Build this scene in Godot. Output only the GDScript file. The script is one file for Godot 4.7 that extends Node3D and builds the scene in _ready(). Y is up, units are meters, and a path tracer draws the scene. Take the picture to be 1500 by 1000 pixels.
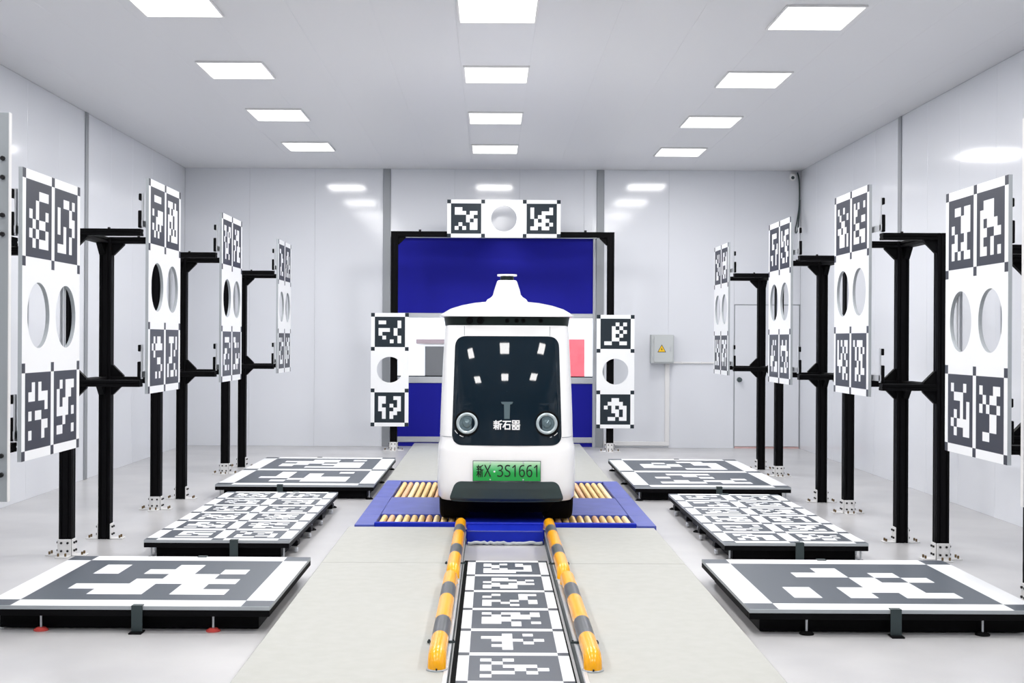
extends Node3D
# A white calibration hall: a small white delivery van stands on a blue roller bed between marker boards.
# Units are metres, y is up, the camera looks along -Z. "d" below is the distance in front of the camera, so z = -d.

const CELL := 0.048           # one cell of the wall-height marker boards
const CEILING := 3.743
const AXIS := 0.108           # x of the hall's centre line (the van's)
var M := {}
var names := {}

func _ready() -> void:
	view()
	light()
	materials()
	room()
	ceiling_lights()
	back_wall_things()
	outside()
	ramp()
	roller_bed()
	floor_mat()
	guide_tubes()
	platforms()
	frames_and_boards()
	gate()
	van()

# ------------------------------------------------------------------ camera, sky, exposure
func view() -> void:
	var cam := Camera3D.new()
	cam.name = "camera"
	cam.projection = Camera3D.PROJECTION_FRUSTUM
	cam.near = 0.05
	cam.far = 100.0
	cam.size = 1000.0 / 1960.0 * 0.05
	cam.frustum_offset = Vector2(30.0, -3.0) / 1960.0 * 0.05
	cam.position = Vector3(0, 1.45, 0)
	cam.rotation.z = deg_to_rad(0.3)
	add_child(cam)
	cam.current = true
	var env := Environment.new()
	env.background_mode = Environment.BG_SKY
	var sky := Sky.new()
	var sm := ProceduralSkyMaterial.new()
	sm.sky_top_color = Color(0.80, 0.85, 0.92)
	sm.sky_horizon_color = Color(0.93, 0.94, 0.96)
	sm.ground_horizon_color = Color(0.80, 0.80, 0.80)
	sm.ground_bottom_color = Color(0.6, 0.6, 0.6)
	sm.energy_multiplier = 5.0
	sky.sky_material = sm
	env.sky = sky
	env.tonemap_mode = Environment.TONE_MAPPER_LINEAR
	env.tonemap_exposure = 1.08
	env.sdfgi_enabled = true
	env.ssao_enabled = true
	env.ssil_enabled = true
	var we := WorldEnvironment.new()
	we.name = "environment"
	we.environment = env
	add_child(we)

const LAMP_ENERGY := 3.2
const LAMP_SIZE := Vector2(0.56, 0.70)
# x of the three rows, and d of the rows' lamps
const LAMP_ROWS := [[-2.19, -0.13], [0.03, 0.0], [2.28, 0.17]]
const LAMP_D := [16.08, 13.83, 11.56, 9.30, 7.06, 4.82, 2.58]

func light() -> void:
	for row in LAMP_ROWS:
		for d in LAMP_D:
			var a := AreaLight3D.new()
			a.name = "ceiling_panel_light"
			a.area_size = LAMP_SIZE * 0.94
			a.area_normalize_energy = true
			a.light_energy = LAMP_ENERGY
			a.light_color = Color(1.0, 0.99, 0.985)
			a.area_range = 30.0
			a.shadow_enabled = true
			a.position = Vector3(row[0], CEILING - 0.022, -(d + row[1]))
			a.rotation.x = -PI / 2
			add_child(a, true)

# ------------------------------------------------------------------ materials
func mat(called: String, color: Color, rough := 0.5, metal := 0.0) -> StandardMaterial3D:
	var m := StandardMaterial3D.new()
	m.resource_name = called
	m.albedo_color = color
	m.roughness = rough
	m.metallic = metal
	M[called] = m
	return m

func noise(freq: float, seed_: int, oct := 4, lo := Color(0.8, 0.8, 0.8), hi := Color.WHITE, size := 512) -> NoiseTexture2D:
	var n := FastNoiseLite.new()
	n.seed = seed_
	n.frequency = freq
	n.fractal_octaves = oct
	var t := NoiseTexture2D.new()
	t.noise = n
	t.seamless = true
	t.width = size
	t.height = size
	var g := Gradient.new()
	g.set_color(0, lo)
	g.set_color(1, hi)
	t.color_ramp = g
	return t

func grain(m: StandardMaterial3D, tex: Texture2D, scale_: float) -> void:
	m.albedo_texture = tex
	m.uv1_triplanar = true
	m.uv1_world_triplanar = true
	m.uv1_scale = Vector3.ONE * scale_

func materials() -> void:
	var wall := mat("wall_panel_steel", Color8(222, 225, 231), 0.09)
	wall.metallic_specular = 0.5
	mat("wall_core", Color8(190, 195, 200), 0.8)
	var c := mat("ceiling_steel", Color8(222, 223, 226), 0.45)
	c.metallic_specular = 0.4
	var fl := mat("floor_epoxy", Color8(203, 203, 204), 0.28)
	grain(fl, noise(0.015, 3, 6, Color(0.88, 0.88, 0.885), Color(0.97, 0.968, 0.965)), 0.16)
	var sl := mat("ramp_concrete", Color8(169, 170, 165), 0.6)
	grain(sl, noise(0.05, 12, 5, Color(0.965, 0.965, 0.96), Color(1, 1, 1)), 0.37)
	mat("trim_grey", Color8(148, 152, 156), 0.45, 0.2)
	mat("aluminium", Color8(196, 199, 203), 0.38, 0.55)
	mat("plate_edge", Color8(168, 174, 178), 0.45, 0.25)
	mat("white_plastic", Color8(226, 226, 226), 0.5)
	mat("black_profile", Color8(12, 12, 14), 0.5).metallic_specular = 0.17
	mat("black_rubber", Color8(14, 14, 15), 0.85).metallic_specular = 0.2
	mat("bolt_black", Color8(22, 22, 24), 0.5, 0.3)
	mat("bolt_brass", Color8(112, 92, 62), 0.45, 0.6)
	mat("foot_silver", Color8(222, 222, 222), 0.5, 0.1)
	mat("bracket_grey", Color8(52, 64, 66), 0.5, 0.2)
	mat("pad_red", Color8(190, 66, 60), 0.6)
	mat("blue_curtain", Color8(26, 28, 146), 0.6).metallic_specular = 0.25
	var deck := mat("deck_blue", Color8(78, 90, 174), 0.45)
	grain(deck, noise(0.02, 21, 4, Color(0.88, 0.88, 0.9), Color(1, 1, 1), 256), 0.8)
	mat("lip_blue", Color8(22, 42, 172), 0.45).metallic_specular = 0.3
	mat("pit_dark", Color8(28, 30, 34), 0.7)
	mat("roller_brass", Color8(222, 190, 132), 0.42, 0.35)
	mat("roller_pale", Color8(228, 208, 164), 0.42, 0.3)
	mat("roller_copper", Color8(216, 172, 132), 0.42, 0.35)
	mat("tube_yellow", Color8(246, 172, 16), 0.22)
	mat("tube_black", Color8(68, 72, 78), 0.35)
	var paint := mat("van_white", Color8(248, 248, 248), 0.25)
	paint.clearcoat_enabled = true
	paint.clearcoat = 0.6
	paint.clearcoat_roughness = 0.05
	var g := mat("van_glass", Color8(8, 25, 36), 0.03)
	g.metallic_specular = 0.42
	mat("van_dark", Color8(24, 36, 35), 0.45).metallic_specular = 0.3
	mat("bumper_grey", Color8(50, 66, 66), 0.45)
	mat("van_black", Color8(9, 9, 10), 0.6).metallic_specular = 0.2
	mat("lamp_ring", Color8(176, 188, 192), 0.3, 0.3)
	mat("lamp_lens", Color8(96, 114, 120), 0.12, 0.3)
	mat("lettering_white", Color8(240, 240, 240), 0.5)
	mat("lettering_black", Color8(14, 20, 14), 0.5)
	mat("box_grey", Color8(192, 197, 198), 0.4)
	mat("sign_yellow", Color8(244, 196, 24), 0.5)
	mat("door_knob", Color8(92, 104, 104), 0.3, 0.7)
	mat("threshold_red", Color8(206, 172, 170), 0.5)
	mat("cable_green", Color8(52, 66, 66), 0.6)
	mat("facade_white", Color8(240, 238, 236), 0.8)
	mat("facade_window", Color8(16, 17, 19), 0.3)
	mat("facade_ledge", Color8(112, 90, 92), 0.7)
	mat("banner_red", Color8(216, 44, 62), 0.6)
	mat("yard_concrete", Color8(190, 188, 184), 0.9)
	var em := mat("lamp_diffuser", Color8(250, 250, 250), 0.5)
	em.emission_enabled = true
	em.emission = Color(1, 0.995, 0.985)
	em.emission_energy_multiplier = 1.6
	var pane := mat("clear_pvc", Color(1, 1, 1, 0.06), 0.04)
	pane.transparency = BaseMaterial3D.TRANSPARENCY_ALPHA

# ------------------------------------------------------------------ naming
func numbered(called: String) -> String:
	var k: int = names.get(called, 0)
	names[called] = k + 1
	return called if k == 0 else "%s_%03d" % [called, k]

func tag(o: Node, label := "", category := "", group := "", kind := "") -> void:
	for p in [["label", label], ["category", category], ["group", group], ["kind", kind]]:
		if p[1] != "":
			o.set_meta(p[0], p[1])

func thing(called: String, label: String, category: String, at: Vector3, group := "") -> Node3D:
	var o := Node3D.new()
	o.name = numbered(called)
	o.position = at
	tag(o, label, category, group)
	add_child(o)
	return o

func obj(called: String, mesh: Mesh, m: Material, parent: Node, at := Vector3.ZERO) -> MeshInstance3D:
	var o := MeshInstance3D.new()
	o.name = numbered(called) if parent == self else called
	o.mesh = mesh
	if m:
		o.material_override = m
	o.position = at
	parent.add_child(o, true)
	return o

# ------------------------------------------------------------------ shapes
func begin() -> SurfaceTool:
	var st := SurfaceTool.new()
	st.begin(Mesh.PRIMITIVE_TRIANGLES)
	return st

func done(st: SurfaceTool) -> ArrayMesh:
	return st.commit()

# a flat convex polygon that faces roughly along "hint"
func face(st: SurfaceTool, pts: Array, hint: Vector3, uvs := []) -> void:
	var nrm := Vector3.ZERO
	for i in range(1, pts.size() - 1):
		nrm += (pts[i + 1] - pts[0]).cross(pts[i] - pts[0])
	nrm = nrm.normalized()
	var flip := nrm.dot(hint) < 0.0
	if flip:
		nrm = -nrm
	for i in range(1, pts.size() - 1):
		for k in ([0, i + 1, i] if flip else [0, i, i + 1]):
			st.set_normal(nrm)
			if uvs.size():
				st.set_uv(uvs[k])
			st.add_vertex(pts[k])

# a box with chamfered edges
func box(st: SurfaceTool, c: Vector3, s: Vector3, b := 0.0) -> void:
	var h := s * 0.5
	b = minf(b, minf(h.x, minf(h.y, h.z)) * 0.9)
	if b <= 0.0:
		for ax in 3:
			for sg in [-1.0, 1.0]:
				var u := (ax + 1) % 3
				var v := (ax + 2) % 3
				var pts := []
				for q in [[-1, -1], [1, -1], [1, 1], [-1, 1]]:
					var p := Vector3.ZERO
					p[ax] = sg * h[ax]
					p[u] = q[0] * h[u]
					p[v] = q[1] * h[v]
					pts.append(c + p)
				var n := Vector3.ZERO
				n[ax] = sg
				face(st, pts, n)
		return
	for ax in 3:
		var u := (ax + 1) % 3
		var v := (ax + 2) % 3
		for sg in [-1.0, 1.0]:
			var pts := []
			for q in [[-1, -1], [1, -1], [1, 1], [-1, 1]]:
				var p := Vector3.ZERO
				p[ax] = sg * h[ax]
				p[u] = q[0] * (h[u] - b)
				p[v] = q[1] * (h[v] - b)
				pts.append(c + p)
			var n := Vector3.ZERO
			n[ax] = sg
			face(st, pts, n)
		for su in [-1.0, 1.0]:          # edges along ax
			for sv in [-1.0, 1.0]:
				var pts := []
				for q in [[-1, 0], [1, 0], [1, 1], [-1, 1]]:
					var p := Vector3.ZERO
					p[ax] = q[0] * (h[ax] - b)
					p[u] = su * (h[u] if q[1] == 0 else h[u] - b)
					p[v] = sv * (h[v] - b if q[1] == 0 else h[v])
					pts.append(c + p)
				var n := Vector3.ZERO
				n[u] = su
				n[v] = sv
				face(st, pts, n)
	for sx in [-1.0, 1.0]:
		for sy in [-1.0, 1.0]:
			for sz in [-1.0, 1.0]:
				var sgn := Vector3(sx, sy, sz)
				var pts := []
				for ax in 3:
					var p := (h - Vector3(b, b, b)) * sgn
					p[ax] = h[ax] * sgn[ax]
					pts.append(c + p)
				face(st, pts, sgn)

func box_mesh(s: Vector3, b := 0.0, c := Vector3.ZERO) -> ArrayMesh:
	var st := begin()
	box(st, c, s, b)
	return done(st)

# a box between two corners
func span(a: Vector3, b: Vector3, bevel := 0.0) -> ArrayMesh:
	return box_mesh((b - a).abs(), bevel, (a + b) * 0.5)

# a smooth surface of revolution about the line from a along dir; profile = [[radius, along], ...]
func lathe(st: SurfaceTool, a: Vector3, dir: Vector3, profile: Array, seg := 20, squash := Vector2.ONE) -> void:
	dir = dir.normalized()
	var u := dir.cross(Vector3.UP if absf(dir.y) < 0.9 else Vector3.RIGHT).normalized()
	var v := dir.cross(u).normalized()
	for i in profile.size() - 1:
		var r0: float = profile[i][0]
		var r1: float = profile[i + 1][0]
		var y0: float = profile[i][1]
		var y1: float = profile[i + 1][1]
		var sl := Vector2(y1 - y0, -(r1 - r0)).normalized()   # (radial, along) parts of the normal
		for k in seg:
			var t0 := TAU * k / seg
			var t1 := TAU * (k + 1) / seg
			var e0 := u * cos(t0) * squash.x + v * sin(t0) * squash.y
			var e1 := u * cos(t1) * squash.x + v * sin(t1) * squash.y
			var n0 := (e0 * sl.x + dir * sl.y).normalized()
			var n1 := (e1 * sl.x + dir * sl.y).normalized()
			var p := [a + e0 * r0 + dir * y0, a + e1 * r0 + dir * y0, a + e1 * r1 + dir * y1, a + e0 * r1 + dir * y1]
			var nn := [n0, n1, n1, n0]
			for tri in [[0, 1, 2], [0, 2, 3]]:
				var ft: Vector3 = (p[tri[2]] - p[tri[0]]).cross(p[tri[1]] - p[tri[0]])
				if ft.length_squared() < 1e-18:
					continue
				if ft.dot(nn[tri[0]] + nn[tri[1]]) < 0:
					tri = [tri[0], tri[2], tri[1]]
				for q in tri:
					st.set_normal(nn[q])
					st.add_vertex(p[q])

func rod(st: SurfaceTool, a: Vector3, b: Vector3, r: float, seg := 12) -> void:
	var l := a.distance_to(b)
	lathe(st, a, b - a, [[0.0, 0.0], [r * 0.85, 0.0], [r, r * 0.15], [r, l - r * 0.15], [r * 0.85, l], [0.0, l]], seg)

func rod_mesh(a: Vector3, b: Vector3, r: float, seg := 12) -> ArrayMesh:
	var st := begin()
	rod(st, a, b, r, seg)
	return done(st)

# a swept round tube along points
func sweep(st: SurfaceTool, pts: Array, r: float, seg := 16, caps := true) -> void:
	var rings := []
	var side := Vector3.ZERO
	for i in pts.size():
		var t: Vector3 = (pts[mini(i + 1, pts.size() - 1)] - pts[maxi(i - 1, 0)]).normalized()
		if side == Vector3.ZERO:
			side = t.cross(Vector3.UP if absf(t.y) < 0.9 else Vector3.RIGHT).normalized()
		side = (side - t * side.dot(t)).normalized()
		var up := t.cross(side)
		var ring := []
		for k in seg:
			ring.append(side * cos(TAU * k / seg) + up * sin(TAU * k / seg))
		rings.append(ring)
	for i in pts.size() - 1:
		for k in seg:
			var j := (k + 1) % seg
			var p := [pts[i] + rings[i][k] * r, pts[i] + rings[i][j] * r, pts[i + 1] + rings[i + 1][j] * r, pts[i + 1] + rings[i + 1][k] * r]
			var n := [rings[i][k], rings[i][j], rings[i + 1][j], rings[i + 1][k]]
			for tri in [[0, 1, 2], [0, 2, 3]]:
				var ft: Vector3 = (p[tri[2]] - p[tri[0]]).cross(p[tri[1]] - p[tri[0]])
				if ft.dot(n[tri[0]]) < 0:
					tri = [tri[0], tri[2], tri[1]]
				for q in tri:
					st.set_normal(n[q])
					st.add_vertex(p[q])
	if caps:
		for e in [0, pts.size() - 1]:
			var cap := []
			for k in seg:
				cap.append(pts[e] + rings[e][k] * r)
			var hint: Vector3 = pts[0] - pts[1] if e == 0 else pts[e] - pts[e - 1]
			face(st, cap, hint)

# a polygon drawn in the plane (u, v) and extruded along w
func prism(st: SurfaceTool, poly: PackedVector2Array, o: Vector3, u: Vector3, v: Vector3, w: Vector3) -> void:
	var idx := Geometry2D.triangulate_polygon(poly)
	for e in [0.0, 1.0]:
		var hint := w if e > 0.5 else -w
		for i in range(0, idx.size(), 3):
			var pts := []
			for k in 3:
				var q := poly[idx[i + k]]
				pts.append(o + u * q.x + v * q.y + w * e)
			face(st, pts, hint)
	var ccw := not Geometry2D.is_polygon_clockwise(poly)
	for i in poly.size():
		var a := poly[i]
		var b := poly[(i + 1) % poly.size()]
		var out2 := Vector2(b.y - a.y, a.x - b.x) * (1.0 if ccw else -1.0)
		face(st, [o + u * a.x + v * a.y, o + u * b.x + v * b.y, o + u * b.x + v * b.y + w, o + u * a.x + v * a.y + w], u * out2.x + v * out2.y)

# the outline of a slotted aluminium profile, a by b, with one groove per 45 mm of each side
func slot_outline(a: float, b: float) -> PackedVector2Array:
	var p := PackedVector2Array()
	var h := Vector2(a, b) * 0.5
	var cor := [Vector2(-h.x, -h.y), Vector2(h.x, -h.y), Vector2(h.x, h.y), Vector2(-h.x, h.y)]
	for i in 4:
		var s: Vector2 = cor[i]
		var e: Vector2 = cor[(i + 1) % 4]
		var l := s.distance_to(e)
		var t := (e - s) / l
		var inn := Vector2(-t.y, t.x)
		var n := maxi(1, roundi(l / 0.045))
		p.append(s + t * 0.003)
		for k in n:
			var m := l * (k + 0.5) / n
			p.append(s + t * (m - 0.005))
			p.append(s + t * (m - 0.005) + inn * 0.008)
			p.append(s + t * (m + 0.005) + inn * 0.008)
			p.append(s + t * (m + 0.005))
		p.append(e - t * 0.003)
	return p

# a slotted profile bar between two points along one axis; a is its size across "u", b across "v"
func profile_bar(from: Vector3, to: Vector3, u: Vector3, a: float, v: Vector3, b: float) -> ArrayMesh:
	var st := begin()
	prism(st, slot_outline(a, b), from, u, v, to - from)
	return done(st)

# a right-angled gusset plate: corner at o, legs along u and v, thick along w (centred)
func gusset(o: Vector3, u: Vector3, v: Vector3, w: Vector3, leg := 0.085) -> ArrayMesh:
	var st := begin()
	var poly := PackedVector2Array([Vector2(0, 0), Vector2(leg, 0), Vector2(leg, leg * 0.12), Vector2(leg * 0.12, leg), Vector2(0, leg)])
	prism(st, poly, o - w * 0.5, u, v, w)
	return done(st)

# ------------------------------------------------------------------ printed markers
const PX := 24
const INK := Color8(48, 52, 64)
const PAPER := Color8(236, 238, 240)

func cells(im: Image, x: int, y: int, w: int, h: int, c: Color) -> void:
	im.fill_rect(Rect2i(x * PX, y * PX, w * PX, h * PX), c)

func marker(im: Image, x: int, y: int, code: String, ink: Color) -> void:
	cells(im, x, y, 8, 8, ink)
	var rows := code.split(" ")
	for r in 6:
		for c in 6:
			if rows[r][c] == "1":
				cells(im, x + 1 + c, y + 1 + r, 1, 1, PAPER)

func blank(w: int, h: int) -> Image:
	var im := Image.create_empty(w * PX, h * PX, false, Image.FORMAT_RGB8)
	im.fill(PAPER)
	return im

func print_of(im: Image, rough := 0.42) -> StandardMaterial3D:
	var m := StandardMaterial3D.new()
	m.resource_name = "marker_print"
	m.albedo_texture = ImageTexture.create_from_image(im)
	m.roughness = rough
	m.metallic_specular = 0.35
	return m

# 19 x 30 cells: two markers over two holes over two markers
func tall_print(codes: Array) -> StandardMaterial3D:
	var im := blank(19, 30)
	for x in [0, 9, 18]:
		for y in [0, 9, 20, 29]:
			cells(im, x, y, 1, 1, INK)
	for k in 4:
		marker(im, 1 + 9 * (k % 2), 1 if k < 2 else 21, codes[k], INK)
	return print_of(im)

func grid_print(cols: int, rows: int, codes: Array, ink: Color, gap := 24) -> StandardMaterial3D:
	var step := 8 * PX + gap
	var im := Image.create_empty(step * cols + gap, step * rows + gap, false, Image.FORMAT_RGB8)
	im.fill(PAPER)
	for c in cols + 1:
		for r in rows + 1:
			im.fill_rect(Rect2i(step * c, step * r, gap, gap), ink)
	for k in codes.size():
		var one := blank(8, 8)
		marker(one, 0, 0, codes[k], ink)
		im.blit_rect(one, Rect2i(0, 0, 8 * PX, 8 * PX), Vector2i(gap + step * (k % cols), gap + step * (k / cols)))
	return print_of(im)

func made_up(rng: RandomNumberGenerator) -> String:
	var s := []
	for r in 6:
		var row := ""
		for c in 6:
			row += "1" if rng.randf() < 0.55 else "0"
		s.append(row)
	return " ".join(s)

# a flat printed board, w x h cells, front towards +z, with round holes; surface 0 print, surface 1 edge and back
func board_mesh(w: float, h: float, cell: float, rects: Array, holes: Array, thick: float, front: Material, edge: Material) -> ArrayMesh:
	var at := func(x: float, y: float, z: float) -> Vector3: return Vector3((x - w * 0.5) * cell, (h * 0.5 - y) * cell, z)
	var st := begin()
	var eb := begin()
	for r in rects:
		var q := [[r[0], r[1]], [r[2], r[1]], [r[2], r[3]], [r[0], r[3]]]
		face(st, q.map(func(a): return at.call(a[0], a[1], 0.0)), Vector3.BACK, q.map(func(a): return Vector2(a[0] / w, a[1] / h)))
		face(eb, q.map(func(a): return at.call(a[0], a[1], -thick)), Vector3.FORWARD)
	for hole in holes:
		var s: float = hole[3]
		for k in 48:
			var q := []
			for e in [[k, 0], [k + 1, 0], [k + 1, 1], [k, 1]]:
				var t: float = TAU * e[0] / 48.0
				var dirv := Vector2(cos(t), sin(t))
				var rr: float = hole[2] if e[1] == 0 else s / maxf(absf(dirv.x), absf(dirv.y))
				q.append([hole[0] + dirv.x * rr, hole[1] + dirv.y * rr])
			face(st, q.map(func(a): return at.call(a[0], a[1], 0.0)), Vector3.BACK, q.map(func(a): return Vector2(a[0] / w, a[1] / h)))
			face(eb, q.map(func(a): return at.call(a[0], a[1], -thick)), Vector3.FORWARD)
			var inward: Vector3 = at.call(hole[0], hole[1], 0.0) - at.call(q[0][0], q[0][1], 0.0)
			face(eb, [at.call(q[0][0], q[0][1], 0.0), at.call(q[1][0], q[1][1], 0.0), at.call(q[1][0], q[1][1], -thick), at.call(q[0][0], q[0][1], -thick)], inward)
	for e in [[0, 0, w, 0, Vector3.UP], [w, 0, w, h, Vector3.RIGHT], [w, h, 0, h, Vector3.DOWN], [0, h, 0, 0, Vector3.LEFT]]:
		face(eb, [at.call(e[0], e[1], 0.0), at.call(e[2], e[3], 0.0), at.call(e[2], e[3], -thick), at.call(e[0], e[1], -thick)], e[4])
	st.set_material(front)
	eb.set_material(edge)
	var mesh := st.commit()
	eb.commit(mesh)
	return mesh

# ------------------------------------------------------------------ the room
const XL := -4.144
const XR := 4.162
const DB := 18.05       # back wall
const DF := -1.6        # wall behind the camera

func structure(called: String, mesh: Mesh, m: Material) -> MeshInstance3D:
	var o := MeshInstance3D.new()
	o.name = called
	o.mesh = mesh
	o.material_override = m
	o.set_meta("kind", "structure")
	add_child(o, true)
	return o

func room() -> void:
	structure("floor", span(Vector3(XL - 0.2, -0.2, -DB - 0.3), Vector3(XR + 0.2, 0, -DF + 0.2)), M.floor_epoxy)
	# ceiling: long steel panels side by side
	var ceiling := structure("ceiling", span(Vector3(XL - 0.2, CEILING + 0.02, -DB - 0.25), Vector3(XR + 0.2, CEILING + 0.2, -DF + 0.2)), M.wall_core)
	var x := 0.02 - 0.2875 - 7 * 0.575
	while x < XR:
		var a := maxf(x, XL)
		var b := minf(x + 0.575, XR)
		if b - a > 0.02:
			obj("ceiling_panel", span(Vector3(a + 0.0003, CEILING, -DB), Vector3(b - 0.0003, CEILING + 0.02, -DF), 0.0006), M.ceiling_steel, ceiling)
		x += 0.575
	# side walls of upright steel panels
	for side in [[XL, -1.0, "wall_left"], [XR, 1.0, "wall_right"]]:
		var w := structure(side[2], span(Vector3(side[0] + side[1] * 0.02, 0, -DB - 0.2), Vector3(side[0] + side[1] * 0.2, CEILING + 0.02, -DF + 0.2)), M.wall_core)
		var d := DB
		while d > DF + 0.05:
			var e := maxf(d - 0.875, DF)
			obj("wall_panel", span(Vector3(side[0], 0, -d + 0.0006), Vector3(side[0] + side[1] * 0.02, CEILING, -e - 0.0006), 0.002), M.wall_panel_steel, w)
			d -= 0.875
		var t := span(Vector3(side[0] - side[1] * 0.012, 0, -13.70), Vector3(side[0], CEILING, -13.60), 0.003)
		obj("joint_cover", t, M.trim_grey, w)
	# back wall with the opening of the roller door
	var st := begin()
	for r in [[XL - 0.2, -1.37, 0.0, CEILING], [1.41, XR + 0.2, 0.0, CEILING], [-1.37, 1.41, 2.82, CEILING]]:
		box(st, Vector3((r[0] + r[1]) / 2, (r[2] + r[3]) / 2, -DB - 0.11), Vector3(r[1] - r[0], r[3] - r[2], 0.18))
	var wb := structure("wall_back", done(st), M.wall_core)
	for r in [[XL, -3.27, 0.0], [-3.27, -2.39, 0.0], [-2.39, -1.47, 0.0], [-1.37, -0.506, 2.82], [-0.506, 0.37, 2.82], [0.37, 1.24, 2.82], [1.24, 1.41, 2.82], [1.51, 2.385, 0.0], [2.385, 3.27, 0.0], [3.27, XR, 1.94]]:
		obj("wall_panel", span(Vector3(r[0] + 0.0006, r[2], -DB - 0.02), Vector3(r[1] - 0.0006, CEILING, -DB), 0.002), M.wall_panel_steel, wb)
	var n := 1
	for r in [[-1.47, -1.37], [1.41, 1.51]]:
		structure("trim_%d" % n, span(Vector3(r[0], 0, -DB - 0.02), Vector3(r[1], CEILING, -DB + 0.015), 0.003), M.trim_grey)
		n += 1
	structure("wall_front", span(Vector3(XL - 0.2, 0, -DF), Vector3(XR + 0.2, CEILING + 0.02, -DF + 0.2)), M.wall_panel_steel)
	# roller door
	var zd := -DB - 0.08
	var door := structure("door_1", span(Vector3(-1.37, 2.82 - 0.10, zd - 0.06), Vector3(1.41, 2.82, zd - 0.005)), M.blue_curtain)
	obj("curtain", span(Vector3(-1.33, 1.80, zd - 0.012), Vector3(1.375, 2.80, zd)), M.blue_curtain, door)
	obj("curtain", span(Vector3(-1.33, 0.13, zd - 0.012), Vector3(1.375, 0.86, zd)), M.blue_curtain, door)
	obj("curtain", span(Vector3(-1.33, 0.0, zd - 0.012), Vector3(1.375, 0.055, zd)), M.blue_curtain, door)
	obj("window_pane", span(Vector3(-1.33, 0.95, zd - 0.008), Vector3(1.375, 1.745, zd - 0.004)), M.clear_pvc, door)
	obj("crossbar", span(Vector3(-1.33, 1.74, zd - 0.02), Vector3(1.375, 1.805, zd + 0.015), 0.006), M.aluminium, door)
	obj("crossbar", span(Vector3(-1.33, 0.855, zd - 0.02), Vector3(1.375, 0.94, zd + 0.015), 0.006), M.aluminium, door)
	obj("crossbar", span(Vector3(-1.33, 0.055, zd - 0.02), Vector3(1.375, 0.13, zd + 0.015), 0.006), M.aluminium, door)
	obj("seal_strip", span(Vector3(-1.33, 0.94, zd - 0.012), Vector3(1.375, 0.955, zd + 0.004)), M.black_rubber, door)
	for s in [[-1.37, -1.325], [1.37, 1.41]]:
		obj("guide_rail", span(Vector3(s[0], 0, zd - 0.05), Vector3(s[1], 2.82, zd + 0.03), 0.004), M.aluminium, door)
	# the hinged door in the right corner
	var d2 := structure("door_2", span(Vector3(3.285, 0.025, -DB - 0.018), Vector3(XR - 0.012, 1.93, -DB - 0.002), 0.003), M.wall_panel_steel)
	obj("threshold", span(Vector3(3.285, 0.0, -DB - 0.02), Vector3(XR - 0.012, 0.02, -DB + 0.005)), M.threshold_red, d2)
	var kn := begin()
	lathe(kn, Vector3(3.345, 0.925, -DB - 0.002), Vector3.BACK, [[0.0, 0.0], [0.034, 0.0], [0.034, 0.008], [0.012, 0.012], [0.012, 0.035], [0.028, 0.045], [0.03, 0.06], [0.02, 0.072], [0.0, 0.074]], 20)
	obj("door_knob", done(kn), M.door_knob, d2)

func ceiling_lights() -> void:
	var side := ["left", "middle", "right"]
	var nth := ["nearest the back wall", "second from the back wall", "third from the back wall", "fourth from the back wall", "fifth from the back wall", "sixth from the back wall", "farthest from the back wall"]
	var frame := begin()
	var w := LAMP_SIZE.x / 2
	var l := LAMP_SIZE.y / 2
	for s in [-1.0, 1.0]:
		box(frame, Vector3(s * (w - 0.007), -0.008, 0), Vector3(0.014, 0.016, l * 2), 0.003)
		box(frame, Vector3(0, -0.008, s * (l - 0.007)), Vector3(w * 2 - 0.028, 0.016, 0.014), 0.003)
	var fm := done(frame)
	var dm := box_mesh(Vector3(w * 2 - 0.03, 0.008, l * 2 - 0.03), 0.001)
	for r in 3:
		for k in LAMP_D.size():
			var row: Array = LAMP_ROWS[r]
			var t := thing("ceiling_light", "flat white ceiling light panel in the %s row, %s" % [side[r], nth[k]], "ceiling light", Vector3(row[0], CEILING, -(LAMP_D[k] + row[1])), "ceiling light panels")
			obj("frame", fm, M.white_plastic, t)
			obj("diffuser", dm, M.lamp_diffuser, t, Vector3(0, -0.010, 0))

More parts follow.
